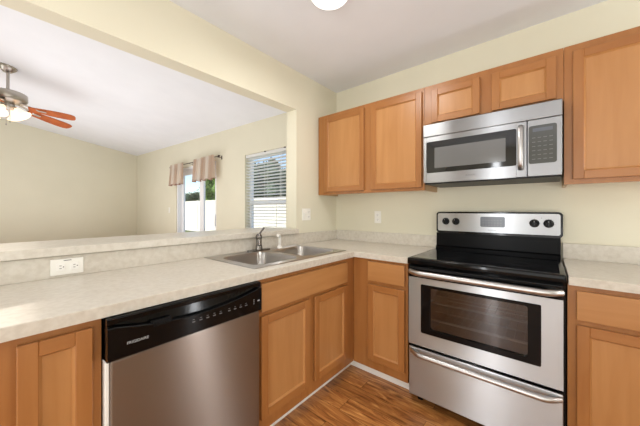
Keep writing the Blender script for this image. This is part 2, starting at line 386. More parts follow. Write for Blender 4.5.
# ------------------------------------------------------------------ outside
struct('yard_ground', B(-60, 40, WT, 60, -.3, -.08), 'grass')
f = thing('vinyl_fence', 'cream vinyl privacy fence seen through the patio door and window', 'fence', (-8, 5.2, -.08))
def panelbm(x0, x1):
    bm = bmesh.new(); k = int((x1-x0)/.15); s = (x1-x0)/k
    for i in range(k): box(bm, x0+i*s, x0+(i+1)*s-.003, 5.19, 5.21, .0, 1.66)
    box(bm, x0, x1, 5.17, 5.23, 1.66, 1.76); box(bm, x0, x1, 5.17, 5.23, -.02, .08)
    return bm
for i in range(15):
    x = -30+i*2.3
    obj('fence_panel', panelbm(x+.06, x+2.24), 'fence', f)
    bm = B(x-.06, x+.06, 5.165, 5.235, -.08, 1.78, .005)
    obj('fence_post', bm, 'fence', f)
def tree(name, label, x, y, h, r, mat, seed, group=None):
    t = thing(name, label, 'tree', (x, y, -.08), group); rnd = random.Random(seed)
    bm = bmesh.new(); tube(bm, [(x,y,-.08), (x+.05,y,h*.3), (x-.05,y+.05,h*.75)], .1, n=8, rs=[.16,.12,.05])
    for k in range(5):
        a = rnd.uniform(0, 2*PI); tube(bm, [(x,y,h*.35), (x+math.cos(a)*r*.6, y+math.sin(a)*r*.6, h*.7)], .05, n=6, rs=[.06,.02])
    obj('trunk', bm, 'bark', t)
    core = bmesh.new(); bmesh.ops.create_icosphere(core, subdivisions=4, radius=1)
    for vv in core.verts:
        p = vv.co.copy(); lump = .86*(1+.22*math.sin(p.x*7+seed)+.2*math.sin(p.z*9+seed*2)+.15*math.sin(p.y*8))
        vv.co = Vector((x+p.x*r*lump, y+p.y*r*lump, h*.62+p.z*h*.36*lump))
    verts = [vv.co.copy() for vv in core.verts]; core.verts.index_update(); faces = [tuple(q.index for q in ff.verts) for ff in core.faces]; core.free()
    for k in range(3200):
        # clumped leaf quads
        while True:
            p = Vector((rnd.uniform(-1,1), rnd.uniform(-1,1), rnd.uniform(-1,1)))
            if p.length < 1: break
        p = p.normalized()*(p.length**.5)
        lump = 1+.22*math.sin(p.x*7+seed)+.2*math.sin(p.z*9+seed*2)+.15*math.sin(p.y*8)
        c = Vector((x+p.x*r*lump, y+p.y*r*lump, h*.62+p.z*h*.36*lump))
        s = rnd.uniform(.05, .12)*max(.7, r/2); u = Vector((rnd.gauss(0,1), rnd.gauss(0,1), rnd.gauss(0,1))).normalized(); v = u.orthogonal().normalized()
        i0 = len(verts); verts += [c-u*s, c+v*s*.6, c+u*s, c-v*s*.6]; faces.append((i0, i0+1, i0+2, i0+3))
    me = bpy.data.meshes.new('foliage'); me.from_pydata([q-Vector(t['_w']) for q in verts], [], faces)
    o = bpy.data.objects.new('foliage', me); COL.objects.link(o); me.materials.append(MT[mat]); o.parent = t
tree('leafy_tree', 'bright green leafy tree beyond the fence through the patio door', -17.2, 8.2, 4.4, .95, 'leaf', 1)
tree('leafy_tree', 'dark shrubby tree low over the fence in the left door pane', -23.6, 9.6, 3.0, .9, 'leaf2', 5)
tree('leafy_tree', 'broad grey green tree filling the upper sash of the blind covered window', -11.6, 8.8, 4.3, 1.7, 'leaf2', 2)

# ------------------------------------------------------------------ cabinets
def shaker_x(name, mat_f, mat_p, x0, x1, z0, z1, yb, parent, rail=.045, th=.019, flat=False):
    """door or drawer front facing -y, back on plane yb"""
    yf = yb-th
    if flat:
        return obj(name, B(x0, x1, yf, yb-.0005, z0, z1, .003), mat_f, parent)
    a, b, c, e = x0+rail, x1-rail, z0+rail, z1-rail; q = .007; yp = yf+.012
    P = lambda u, v, w: (u, v, w)
    d = obj(name, panel_slab(P, x0, x1, z0, z1, a, b, c, e, q, yf+.003, yp, yb-.002, yb-.0005), mat_p, parent)
    for u0, u1 in ((x0, a), (b, x1)): obj('stile', B(u0, u1, yf, yb-.0021, z0, z1, .0025, 1), mat_f, d)
    for w0, w1 in ((z0+.0003, c), (e, z1-.0003)): obj('rail', B(a, b, yf+.0003, yb-.0021, w0, w1, .0015, 1), 'wood_hx', d)
    return d
def panel_slab(P, u0, u1, w0, w1, a, b, c, e, q, vf, vp, vm, vb):
    """recessed panel with a sloped moulding, on a thin back board the size of the door"""
    bm = bmesh.new()
    def quad(U0, U1, W0, W1, v): return [bm.verts.new(P(*t)) for t in ((U0,v,W0),(U1,v,W0),(U1,v,W1),(U0,v,W1))]
    o = quad(a, b, c, e, vf); i = quad(a+q, b-q, c+q, e-q, vp); k = quad(a, b, c, e, vm); m = quad(u0, u1, w0, w1, vm); n = quad(u0, u1, w0, w1, vb)
    for r in range(4):
        t = (r+1) % 4
        bm.faces.new((o[r], o[t], i[t], i[r])); bm.faces.new((k[r], k[t], o[t], o[r])); bm.faces.new((m[r], m[t], k[t], k[r])); bm.faces.new((n[r], n[t], m[t], m[r]))
    bm.faces.new(i); bm.faces.new(n)
    return bm
def shaker_y(name, y0, y1, z0, z1, xb, parent, rail=.045, th=.019, flat=False):
    """the same facing +x"""
    xf = xb+th
    if flat: return obj(name, B(xb+.0005, xf, y0, y1, z0, z1, .003), 'panel_hy', parent)
    a, b, c, e = y0+rail, y1-rail, z0+rail, z1-rail; q = .007; xp = xf-.012
    P = lambda u, v, w: (v, u, w)
    d = obj(name, panel_slab(P, y0, y1, z0, z1, a, b, c, e, q, xf-.003, xp, xb+.002, xb+.0005), 'panel', parent)
    for u0, u1 in ((y0, a), (b, y1)): obj('stile', B(xb+.0021, xf, u0, u1, z0, z1, .0025, 1), 'wood_v', d)
    for w0, w1 in ((z0+.0003, c), (e, z1-.0003)): obj('rail', B(xb+.0021, xf-.0003, a, b, w0, w1, .0015, 1), 'wood_hy', d)
    return d
MT['panel_hy'] = wood('maple_panel_y', WP1, WP2, (7, .7, 7))

def upper(label, x0, x1, z0, z1, doors, dz0, dz1):
    c = thing('wall_cabinet', label, 'cabinet', (x0, 0, z0), 'maple wall cabinets in a row over the range wall')
    bm = bmesh.new()      # open bottomed carcass behind a face frame
    box(bm, x0, x0+.016, -.286, -.001, z0, z1); box(bm, x1-.016, x1, -.286, -.001, z0, z1)
    box(bm, x0+.016, x1-.016, -.286, -.001, z0+.019, z0+.035); box(bm, x0+.016, x1-.016, -.286, -.001, z1-.016, z1)
    box(bm, x0+.016, x1-.016, -.02, -.001, z0+.035, z1-.016)
    obj('carcass', bm, 'wood_in', c)
    bm = bmesh.new(); xs = [x0]
    for a, b in doors: xs += [a+.012, b-.012]
    xs.append(x1)
    for i in range(0, len(xs), 2): box(bm, xs[i]+.0005, xs[i+1]-.0005, -.305, -.2865, z0, z1)
    for i in range(1, len(xs)-1, 2):
        box(bm, xs[i]-.0005, xs[i+1]+.0005, -.3048, -.2865, z0, dz0+.012); box(bm, xs[i]-.0005, xs[i+1]+.0005, -.3048, -.2865, dz1-.012, z1)
    obj('face_frame', bm, 'wood_v', c)
    for a, b in doors: shaker_x('door', 'wood_v', 'panel', a, b, dz0, dz1, -.305, c)
    return c
upper('tall two door maple wall cabinet between the corner and the microwave', .004, 1.0385, 1.372, 2.137, [(.091,.528),(.597,1.023)], 1.395, 2.108)
upper('short two door maple wall cabinet directly above the microwave', 1.0395, 1.8095, 1.838, 2.137, [(1.091,1.400),(1.465,1.777)], 1.857, 2.096)
upper('tall maple wall cabinet right of the microwave, cut by the photo edge', 1.8105, 2.33, 1.368, 2.137, [(1.846,2.30)], 1.394, 2.096)

CT = .874          # underside of the worktop
def frame_y(y0, y1, opens, z0=.081, z1=CT):
    """face frame facing +x at x=.61 with openings (ya, yb, za, zb)"""
    bm = bmesh.new(); ys = sorted({y0, y1, *[o[0]+.012 for o in opens], *[o[1]-.012 for o in opens]})
    for a, b in zip(ys, ys[1:]):
        m = (a+b)/2; cut = sorted([(o[2]+.012, o[3]-.012) for o in opens if o[0] < m < o[1]]); z = z0
        for c, e in cut: box(bm, .591, .61, a, b, z, c); z = e
        box(bm, .591, .61, a, b, z, z1)
    return bm
def frame_x(x0, x1, opens, z0=.081, z1=CT):
    bm = bmesh.new(); xs = sorted({x0, x1, *[o[0]+.012 for o in opens], *[o[1]-.012 for o in opens]})
    for a, b in zip(xs, xs[1:]):
        m = (a+b)/2; cut = sorted([(o[2]+.012, o[3]-.012) for o in opens if o[0] < m < o[1]]); z = z0
        for c, e in cut: box(bm, a, b, -.61, -.591, z, c); z = e
        box(bm, a, b, -.61, -.591, z, z1)
    return bm
def carcass(bm, x0, x1, y0, y1, t=.016):
    z0, z1 = .081, CT
    box(bm, x0, x1, y0, y1, z0, z0+t)
    box(bm, x0, x0+t, y0, y1, z0+t, z1); box(bm, x1-t, x1, y0, y1, z0+t, z1)
    box(bm, x0+t, x1-t, y0, y0+t, z0+t, z1); box(bm, x0+t, x1-t, y1-t, y1, z0+t, z1)
    return bm
G = 'maple base cabinets under the worktop'
# left of the dishwasher
c = thing('base_cabinet', 'narrow one door base cabinet left of the dishwasher', 'cabinet', (.3, -2.35, 0), G)
bm = carcass(bmesh.new(), .002, .5905, -2.75, -2.130); obj('carcass', bm, 'wood_v', c)
obj('face_frame', frame_y(-2.75, -2.130, [(-2.317,-2.154,.15,.850)]), 'wood_v', c)
shaker_y('door', -2.317, -2.154, .15, .850, .61, c, rail=.043)
# sink base
c = thing('base_cabinet', 'wide sink base cabinet with two doors under a single false drawer front', 'cabinet', (.3, -1.06, 0), G)
bm = bmesh.new(); z0 = .081
box(bm, .002, .5905, -1.511, -.613, z0, z0+.016); box(bm, .002, .5905, -1.511, -1.495, z0+.016, CT); box(bm, .002, .5905, -.629, -.613, z0+.016, CT); box(bm, .002, .018, -1.495, -.629, z0+.016, CT)
obj('carcass', bm, 'wood_v', c)
obj('face_frame', frame_y(-1.511, -.6105, [(-1.488,-1.121,.150,.680),(-1.074,-.716,.150,.680),(-1.488,-.716,.703,.848)]), 'wood_v', c)
shaker_y('drawer_front', -1.488, -.716, .703, .848, .61, c, flat=True)
shaker_y('door', -1.488, -1.121, .150, .680, .61, c); shaker_y('door', -1.074, -.716, .150, .680, .61, c)
# corner to range
c = thing('base_cabinet', 'corner base cabinet with one drawer left of the range', 'cabinet', (.8, -.3, 0), G)
bm = bmesh.new(); box(bm, .002, 1.035, -.5905, -.002, z0, z0+.016); box(bm, 1.019, 1.035, -.5905, -.002, z0+.016, CT); box(bm, .002, .018, -.5905, -.002, z0+.016, CT); box(bm, .018, 1.019, -.018, -.002, z0+.016, CT)
obj('carcass', bm, 'wood_v', c)
obj('face_frame', frame_x(.611, 1.035, [(.742,1.018,.147,.692),(.742,1.018,.718,.856)]), 'wood_v', c)
shaker_x('drawer', 'panel_hx', None, .742, 1.018, .718, .856, -.61, c, flat=True)
shaker_x('door', 'wood_v', 'panel', .742, 1.018, .147, .692, -.61, c)
# right of the range
c = thing('base_cabinet', 'base cabinet with one drawer right of the range, cut by the photo edge', 'cabinet', (2.07, -.3, 0), G)
bm = carcass(bmesh.new(), 1.812, 2.34, -.5905, -.002); obj('carcass', bm, 'wood_v', c)
obj('face_frame', frame_x(1.812, 2.34, [(1.842,2.31,.147,.692),(1.842,2.31,.716,.850)]), 'wood_v', c)
shaker_x('drawer', 'panel_hx', None, 1.842, 2.31, .716, .850, -.61, c, flat=True)
shaker_x('door', 'wood_v', 'panel', 1.842, 2.31, .147, .692, -.61, c)

# ------------------------------------------------------------------ worktops
CZT = .914
def grid_slab(xs, ys, keep, z0, z1, bev=0):
    bm = bmesh.new(); vt = {}
    def V(x, y, z):
        k = (round(x,5), round(y,5), z)
        if k not in vt: vt[k] = bm.verts.new((x, y, z))
        return vt[k]
    nx, ny = len(xs)-1, len(ys)-1
    K = lambda i, j: 0 <= i < nx and 0 <= j < ny and keep((xs[i]+xs[i+1])/2, (ys[j]+ys[j+1])/2)
    for i in range(nx):
        for j in range(ny):
            if not K(i, j): continue
            a, b, c, e = xs[i], xs[i+1], ys[j], ys[j+1]
            bm.faces.new((V(a,c,z1), V(b,c,z1), V(b,e,z1), V(a,e,z1))); bm.faces.new((V(a,e,z0), V(b,e,z0), V(b,c,z0), V(a,c,z0)))
            if not K(i-1,j): bm.faces.new((V(a,e,z1), V(a,e,z0), V(a,c,z0), V(a,c,z1)))
            if not K(i+1,j): bm.faces.new((V(b,c,z1), V(b,c,z0), V(b,e,z0), V(b,e,z1)))
            if not K(i,j-1): bm.faces.new((V(a,c,z1), V(a,c,z0), V(b,c,z0), V(b,c,z1)))
            if not K(i,j+1): bm.faces.new((V(b,e,z1), V(b,e,z0), V(a,e,z0), V(a,e,z1)))
    bmesh.ops.recalc_face_normals(bm, faces=list(bm.faces))
    if bev:
        ed = [e for e in bm.edges if len(e.link_faces) == 2 and abs(e.link_faces[0].normal.dot(e.link_faces[1].normal)) < .5 and abs(e.verts[0].co.z-z1) < 1e-4 and abs(e.verts[1].co.z-z1) < 1e-4]
        bmesh.ops.bevel(bm, geom=ed, offset=bev, segments=2, affect='EDGES', profile=.5)
    return bm
SX0, SX1, SY0, SY1 = .050, .545, -1.46, -.66     # sink cutout
wt = thing('countertop', 'beige speckled laminate corner worktop running from the bar to the range', 'countertop', (.3, -.3, CZT))
keep = lambda x, y: not (SX0 < x < SX1 and SY0 < y < SY1) and (x < .635 or y > -.635)
obj('worktop', grid_slab([.001, SX0, SX1, .635, 1.041], [-2.75, SY0, SY1, -.635, -.001], keep, CT+.001, CZT, .003), 'lam', wt)
obj('backsplash', B(.001, .019, -2.75, -.019, CZT+.0003, 1.0125, .0015), 'lam', wt)
obj('backsplash', B(.001, 1.041, -.019, -.001, CZT+.0003, 1.0125, .0015), 'lam', wt)
wt2 = thing('countertop', 'beige speckled laminate worktop right of the range', 'countertop', (2.07, -.3, CZT))
obj('worktop', grid_slab([1.815, 2.35], [-.635, -.001], lambda x, y: True, CT+.001, CZT, .003), 'lam', wt2)
obj('backsplash', B(1.815, 2.35, -.019, -.001, CZT+.0003, 1.0125, .0015), 'lam', wt2)
tag(obj('bar_ledge', B(-.40, .036, OY0+.001, OY1-.001, 1.0155, 1.0545, .002), 'lam'), 'raised beige laminate bar ledge on the half wall of the pass through', 'bar ledge')

# ------------------------------------------------------------------ sink and tap
def rrect(x0, x1, y0, y1, r, n=6):
    P = []
    for cx, cy, a0 in ((x1-r, y1-r, 0), (x0+r, y1-r, PI/2), (x0+r, y0+r, PI), (x1-r, y0+r, 3*PI/2)):
        for k in range(n+1):
            a = a0+PI/2*k/n; P.append((cx+r*math.cos(a), cy+r*math.sin(a)))
    return P
sk = thing('kitchen_sink', 'double bowl stainless steel drop in sink in the worktop', 'sink', (.3, -1.06, CZT))
bowls = [(.125, .515, -1.435, -1.085), (.125, .515, -1.035, -.685)]
# rim plate with two rounded holes: built as rings, bridged to a surrounding grid
bm = bmesh.new(); zt = CZT+.005
X0, X1, Y0, Y1 = .024, .565, -1.485, -.640
def ring_plate(bx, cell):
    inner = rrect(*bx, .06, 6); a, b, c, e = cell; cx, cy = (bx[0]+bx[1])/2, (bx[2]+bx[3])/2
    outer = []
    for k, (x, y) in enumerate(inner):     # project on the cell's edge
        q = k//7; t = (k % 7)/6
        if q == 0: p = (b, cy+(e-cy)*(.6+.4*min(1,t*2))) if t <= .5 else (b-(b-cx)*(.4*(t-.5)*2), e)
        elif q == 1: p = (a+(cx-a)*(.4*(1-min(1,t*2))), e) if t <= .5 else (a, e-(e-cy)*(.4*(t-.5)*2))
        elif q == 2: p = (a, c+(cy-c)*(.4*(1-min(1,t*2)))) if t <= .5 else (a+(cx-a)*(.4*(t-.5)*2), c)
        else: p = (b-(b-cx)*(.4*(1-min(1,t*2))), c) if t <= .5 else (b, c+(cy-c)*(.4*(t-.5)*2))
        outer.append(p)
    I = [bm.verts.new((x, y, zt)) for x, y in inner]; O = [bm.verts.new((x, y, zt)) for x, y in outer]; n = len(I)
    for k in range(n):
        m = (k+1) % n
        try: bm.faces.new((O[k], O[m], I[m], I[k]))
        except ValueError: pass
mid = -1.06
ring_plate(bowls[0], (X0+.004, X1-.004, Y0+.004, mid)); ring_plate(bowls[1], (X0+.004, X1-.004, mid, Y1-.004))
# sloped outer lip
po = [(X0,Y0),(X1,Y0),(X1,Y1),(X0,Y1)]; pi_ = [(X0+.004,Y0+.004),(X1-.004,Y0+.004),(X1-.004,Y1-.004),(X0+.004,Y1-.004)]
A = [bm.verts.new((x, y, CZT+.0005)) for x, y in po]; Bv = [bm.verts.new((x, y, zt)) for x, y in pi_]
for k in range(4): bm.faces.new((A[k], A[(k+1)%4], Bv[(k+1)%4], Bv[k]))
obj('rim', bm, 'steel_sink', sk)
for bx in bowls:
    bm = bmesh.new(); levels = [(0, .06, zt), (.004, .058, zt-.006), (.010, .055, zt-.03), (.020, .055, zt-.13), (.034, .05, zt-.158), (.06, .04, zt-.168)]
    rings = []
    for ins, r, z in levels:
        rings.append([bm.verts.new((x, y, z)) for x, y in rrect(bx[0]+ins, bx[1]-ins, bx[2]+ins, bx[3]-ins, r)])
    for P, Q in zip(rings, rings[1:]):
        n = len(P)
        for k in range(n): bm.faces.new((P[k], P[(k+1)%n], Q[(k+1)%n], Q[k]))
    bm.faces.new(rings[-1])
    b = obj('basin', bm, 'steel_sink', sk, smooth=40)
    cx, cy = (bx[0]+bx[1])/2, (bx[2]+bx[3])/2
    bm = bmesh.new(); lathe(bm, [(.043,zt-.1675),(.043,zt-.163),(.036,zt-.162),(.03,zt-.166),(0,zt-.166)], (cx,cy,0)); obj('drain', bm, 'chrome', b, smooth=40)
fx, fy = .078, -1.085
fa = thing('kitchen_faucet', 'low single lever grey metal faucet on the sink deck', 'faucet', (fx, fy, zt))
bm = bmesh.new(); prism(bm, [(x, y) for x, y in rrect(fx-.027, fx+.027, fy-.10, fy+.10, .026)], zt+.0003, zt+.010, 'Z'); obj('base_plate', bm, 'faucet', fa, smooth=40)
bm = bmesh.new(); lathe(bm, [(0,zt+.010),(.027,zt+.010),(.025,zt+.03),(.021,zt+.05),(.021,zt+.09),(.024,zt+.10),(.023,zt+.115),(.012,zt+.128),(0,zt+.130)], (fx,fy,0), n=24); obj('body', bm, 'faucet', fa, smooth=40)
dx, dy = .80, -.60
bm = bmesh.new(); tube(bm, [(fx+dx*.01, fy+dy*.01, zt+.055), (fx+dx*.07, fy+dy*.07, zt+.085), (fx+dx*.14, fy+dy*.14, zt+.095), (fx+dx*.18, fy+dy*.18, zt+.088), (fx+dx*.195, fy+dy*.195, zt+.065)], .012, rs=[.013,.012,.011,.011,.012]); obj('spout', bm, 'faucet', fa, smooth=40)
bm = bmesh.new(); tube(bm, [(fx, fy, zt+.118), (fx+.006, fy+.018, zt+.145), (fx+.012, fy+.040, zt+.172)], .006, rs=[.011,.0075,.0095], flat=(1.3,.7)); obj('lever', bm, 'faucet', fa, smooth=40)
sx, sy = .085, -.885
sp = thing('side_sprayer', 'white pull out spray head standing right of the faucet', 'sprayer', (sx, sy, zt))
bm = bmesh.new(); lathe(bm, [(0,zt+.0003),(.022,zt+.0003),(.020,zt+.010),(.014,zt+.018),(.0,zt+.018)], (sx,sy,0), n=20); obj('base', bm, 'spray', sp, smooth=40)
bm = bmesh.new(); tube(bm, [(sx,sy,zt+.0185),(sx,sy,zt+.06),(sx,sy,zt+.085),(sx+.004,sy-.008,zt+.10),(sx+.012,sy-.028,zt+.104)], .012, rs=[.011,.0125,.013,.015,.013], n=16); obj('spray_head', bm, 'spray', sp, smooth=40)

# ------------------------------------------------------------------ dishwasher
dy0, dy1 = -2.1275, -1.5135
dw = thing('dishwasher', 'stainless steel dishwasher with a black control panel under the worktop', 'dishwasher', (.33, -1.82, 0))
obj('body', B(.03, .605, dy0+.006, dy1-.006, .10, .868), 'blackp', dw)
obj('kick_plate', B(.54, .56, dy0+.006, dy1-.006, .004, .099), 'blackp', dw)
obj('side_trim', B(.606, .640, dy0+.001, dy0+.012, .106, .729, .002), 'white', dw)
obj('door_panel', B(.606, .648, dy0+.0125, dy1-.003, .106, .729, .006), 'steel_dw', dw)
# control panel: a profile (x,z) run along y, with a curved pocket handle along its top
N = 28; bm = bmesh.new(); prev = None
for i in range(N+1):
    t = i/N; y = dy0+.003+(dy1-dy0-.005)*t
    u = max(0, min(1, (t-.05)/.9)); dip = .034*math.sin(PI*u)**.8 if 0 < u < 1 else 0
    zl = .843-dip                                   # lower lip of the pocket
    dd = .020 if .03 < t < .97 else 0.003
    prof = [(.607,.732),(.655,.732),(.662,.738),(.662,zl-.004),(.660,zl),(.660-dd,zl+.002),(.657-dd,.851),(.656,.853),(.656,.868),(.650,.8715),(.607,.8715)]
    ring = [bm.verts.new((x, y, z)) for x, z in prof]
    if prev:
        for k in range(len(ring)): bm.faces.new((prev[k], prev[(k+1) % len(ring)], ring[(k+1) % len(ring)], ring[k]))
    else: bm.faces.new(ring)
    prev = ring
bm.faces.new(prev)
cp = obj('control_panel', bm, 'black', dw)
bm = bmesh.new(); box(bm, .645, .6605, -1.998, -1.930, .805, .828, .002)
for k in range(5): box(bm, .6606, .6625, -1.993, -1.935, .808+k*.004, .8095+k*.004)
obj('vent_grille', bm, 'blackp', cp)
text('brand_lettering', 'FRIGIDAIRE', .0128, 'mark', cp, Vector((.6624, -2.040, .779)), ROT_X)
for k in range(9):
    y = -1.855+k*.029+(.012 if k > 4 else 0)
    obj('button', B(.6621, .6632, y, y+.012, .779, .783, .0004), 'dim', cp)
    obj('button_caption', B(.6621, .6626, y+.002, y+.010, .789, .791), 'dim', cp)
for k in range(3): obj('indicator_light', B(.6621, .6630, -1.563-.0, -1.559, .775+k*.009, .778+k*.009), 'mark', cp)
obj('cycle_button', B(.6621, .6632, -1.54, -1.528, .783, .789, .0004), 'mark', cp)

# ------------------------------------------------------------------ range
rx0, rx1 = 1.047, 1.808
rg = thing('kitchen_range', 'freestanding electric range with black glass top and stainless front', 'range', ((rx0+rx1)/2, -.33, 0))
bm = bmesh.new()   # hollow body: sides, back, bottom and the oven box
box(bm, rx0+.002, rx0+.03, -.625, -.03, .04, .878); box(bm, rx1-.03, rx1-.002, -.625, -.03, .04, .878); box(bm, rx0+.03, rx1-.03, -.06, -.03, .04, .878)
box(bm, rx0+.03, rx1-.03, -.625, -.06, .04, .06); box(bm, rx0+.03, rx1-.03, -.625, -.06, .80, .878); box(bm, rx0+.03, rx1-.03, -.625, -.06, .335, .36)
obj('body', bm, 'black', rg)
bm = bmesh.new(); ox0, ox1 = rx0+.10, rx1-.10
box(bm, ox0-.012, ox0, -.60, -.10, .40, .79); box(bm, ox1, ox1+.012, -.60, -.10, .40, .79); box(bm, ox0, ox1, -.112, -.10, .40, .79); box(bm, ox0, ox1, -.60, -.112, .40, .412); box(bm, ox0, ox1, -.60, -.112, .778, .79)
ov = obj('oven_cavity', bm, 'oven_in', rg)
for z in (.53, .64):
    bm = bmesh.new()
    tube(bm, [(ox0+.004,-.585,z),(ox1-.004,-.585,z)], .0045, n=8); tube(bm, [(ox0+.004,-.13,z),(ox1-.004,-.13,z)], .004, n=8)
    for k in range(13):
        x = ox0+.02+k*(ox1-ox0-.04)/12; tube(bm, [(x,-.585,z+.003),(x,-.13,z+.003)], .0010, n=6)
    for k in range(3):
        y = -.58+k*.15; tube(bm, [(ox0+.004,y+.02,z-.002),(ox1-.004,y+.02,z-.002)], .002, n=6)
    obj('oven_rack', bm, 'rack', ov)
for x in (rx0+.06, rx1-.06):
    for y in (-.58, -.10): obj('foot', lathe(bmesh.new(), [(0,.001),(.018,.001),(.018,.012),(.010,.014),(.010,.0395),(0,.0395)], (x,y,0), n=16), 'blackp', rg)
# oven door: steel front with a window opening, black band above
dx0, dx1, dz0, dz1 = 1.060, 1.796, .380, .803
wx0, wx1, wz0, wz1 = 1.138, 1.715, .466, .764
bm = bmesh.new()
box(bm, dx0, wx0, -.66, -.632, dz0, dz1); box(bm, wx1, dx1, -.66, -.632, dz0, dz1); box(bm, wx0, wx1, -.66, -.632, dz0, wz0); box(bm, wx0, wx1, -.66, -.632, wz1, dz1)
dr = obj('oven_door', bm, 'steel', rg)
vx0, vx1, vz0, vz1 = 1.190, 1.664, .495, .748
bm = bmesh.new()   # black window border with rounded corners inside and out
def frame_ring(bm, o, i, y0, y1, r0, r1):
    O = rrect(o[0], o[1], o[2], o[3], r0); I = rrect(i[0], i[1], i[2], i[3], r1); n = len(O)
    vs = [[bm.verts.new((x, y, z)) for x, z in P] for P, y in ((O,y0),(I,y0),(I,y1),(O,y1))]
    for a in range(4):
        P, Q = vs[a], vs[(a+1) % 4]
        for k in range(n): bm.faces.new((P[k], P[(k+1)%n], Q[(k+1)%n], Q[k]))
frame_ring(bm, (wx0-.001, wx1+.001, wz0-.001, wz1+.001), (vx0, vx1, vz0, vz1), -.6625, -.640, .008, .014)
obj('window_border', bm, 'black', dr)
obj('oven_window', B(vx0-.002, vx1+.002, -.652, -.648, vz0-.002, vz1+.002), 'oven_glass', dr)
obj('door_band', B(dx0, dx1, -.664, -.632, dz1+.001, .872, .006), 'black', dr)
def bar_handle(bm, x0, x1, z, yb, yo, r, flat=(1,1), sag=0):
    P = []; n = 20
    for i in range(n+1):
        t = i/n; x = x0+(x1-x0)*t; e = min(t, 1-t)*(x1-x0)
        q = min(1, e/.07); y = yb+(yo-yb)*math.sin(q*PI/2)
        P.append((x, y, z-sag*4*t*(1-t)))
    # finer steps near the ends
    Q = []
    for i in range(8): t = i/8*.07/(x1-x0); q = i/8; Q.append((x0+(x1-x0)*t, yb+(yo-yb)*math.sin(q*PI/2), z-sag*4*t*(1-t)))
    mid_ = [p for p in P if x0+.07 <= p[0] <= x1-.07]
    R_ = [(x0+x1-p[0], p[1], p[2]) for p in reversed(Q)]
    return tube(bm, Q+mid_+R_, r, n=14, flat=flat)
obj('door_handle', bar_handle(bmesh.new(), 1.072, 1.788, .838, -.660, -.706, .0165, (1,1)), 'handle', dr, smooth=50)
bm = bmesh.new(); box(bm, dx0, dx1, -.66, -.630, .058, .362, .005); dw_ = obj('storage_drawer', bm, 'steel', rg)
obj('drawer_handle', bar_handle(bmesh.new(), 1.078, 1.785, .338, -.656, -.702, .015, (1,1)), 'handle', dw_, smooth=50)
# cooktop
bm = bmesh.new(); box(bm, rx0, rx1, -.655, -.088, .880, .921, .009, 3); ctp = obj('cooktop', bm, 'black', rg, smooth=40)
obj('glass_surface', B(rx0+.022, rx1-.022, -.632, -.10, .9212, .9226, .0005), 'glass_top', ctp)
def ringm(cx, cy, r0):
    bm = bmesh.new(); n = 48
    for r in (r0, r0*.62):
        A = [bm.verts.new((cx+r*math.cos(2*PI*k/n), cy+r*math.sin(2*PI*k/n), .92275)) for k in range(n)]; Bq = [bm.verts.new((cx+(r-.0025)*math.cos(2*PI*k/n), cy+(r-.0025)*math.sin(2*PI*k/n), .92275)) for k in range(n)]
        for k in range(n): bm.faces.new((A[k], A[(k+1)%n], Bq[(k+1)%n], Bq[k]))
    return bm
for cx, cy, r in ((1.24,-.47,.11),(1.24,-.21,.08),(1.62,-.47,.085),(1.62,-.21,.105)): obj('burner_ring', ringm(cx, cy, r), 'ring', ctp)
# backguard
bm = bmesh.new()
prism(bm, [(-.03,.878),(-.087,.878),(-.087,.935),(-.070,.945),(-.066,1.045),(-.03,1.045)], rx0+.006, rx1-.004, 'X')
MT['riser'] = M('riser_enamel', srgb(12,12,13), .25, spec=.06); obj('riser', bm, 'riser', rg)
bm = bmesh.new(); prism(bm, rrect(1.054, 1.815, 1.046, 1.211, .022), -.072, -.030, 'Y')
bgd = obj('backguard', bm, 'black', rg)
bm = bmesh.new(); prism(bm, rrect(1.066, 1.803, 1.062, 1.199, .014), -.0765, -.0722, 'Y')
obj('control_plate', bm, 'steel', bgd)
bm = bmesh.new(); prism(bm, rrect(1.363, 1.513, 1.102, 1.176, .010), -.0785, -.0767, 'Y'); dsp = obj('display', bm, 'display', bgd)
for r in range(3):
    for k in range(7): obj('display_marking', B(1.377+k*.018, 1.385+k*.018, -.0792, -.0787, 1.112+r*.018, 1.115+r*.018), 'dim', dsp)
text('brand_lettering', 'FRIGIDAIRE', .0105, 'dim', bgd, Vector((1.437, -.0768, 1.079)), ROT_Y)
for x in (1.126, 1.198, 1.674, 1.746):
    bm = bmesh.new(); lathe(bm, [(.027,-.0767),(.026,-.082),(.0215,-.084),(.019,-.104),(.016,-.107),(0,-.107)], (x,0,1.137), 'Y', n=28)
    k_ = obj('knob', bm, 'blackp', bgd, smooth=40)
    obj('knob_grip', B(x-.005, x+.005, -.116, -.1065, 1.118, 1.156, .002), 'black', k_)
    obj('knob_pointer', B(x-.001, x+.001, -.1168, -.1161, 1.145, 1.155), 'mark', k_)
    bm = bmesh.new()
    for a in range(-5, 6):
        q = a*.42; X, Z = x+.031*math.sin(q), 1.137+.031*math.cos(q)
        box(bm, X-.0012, X+.0012, -.0772, -.0766, Z-.0012, Z+.0012)
    obj('knob_marking', bm, 'dim', bgd)
obj('indicator_light', B(1.7085, 1.7125, -.0772, -.0766, 1.170, 1.174), 'slot', bgd)

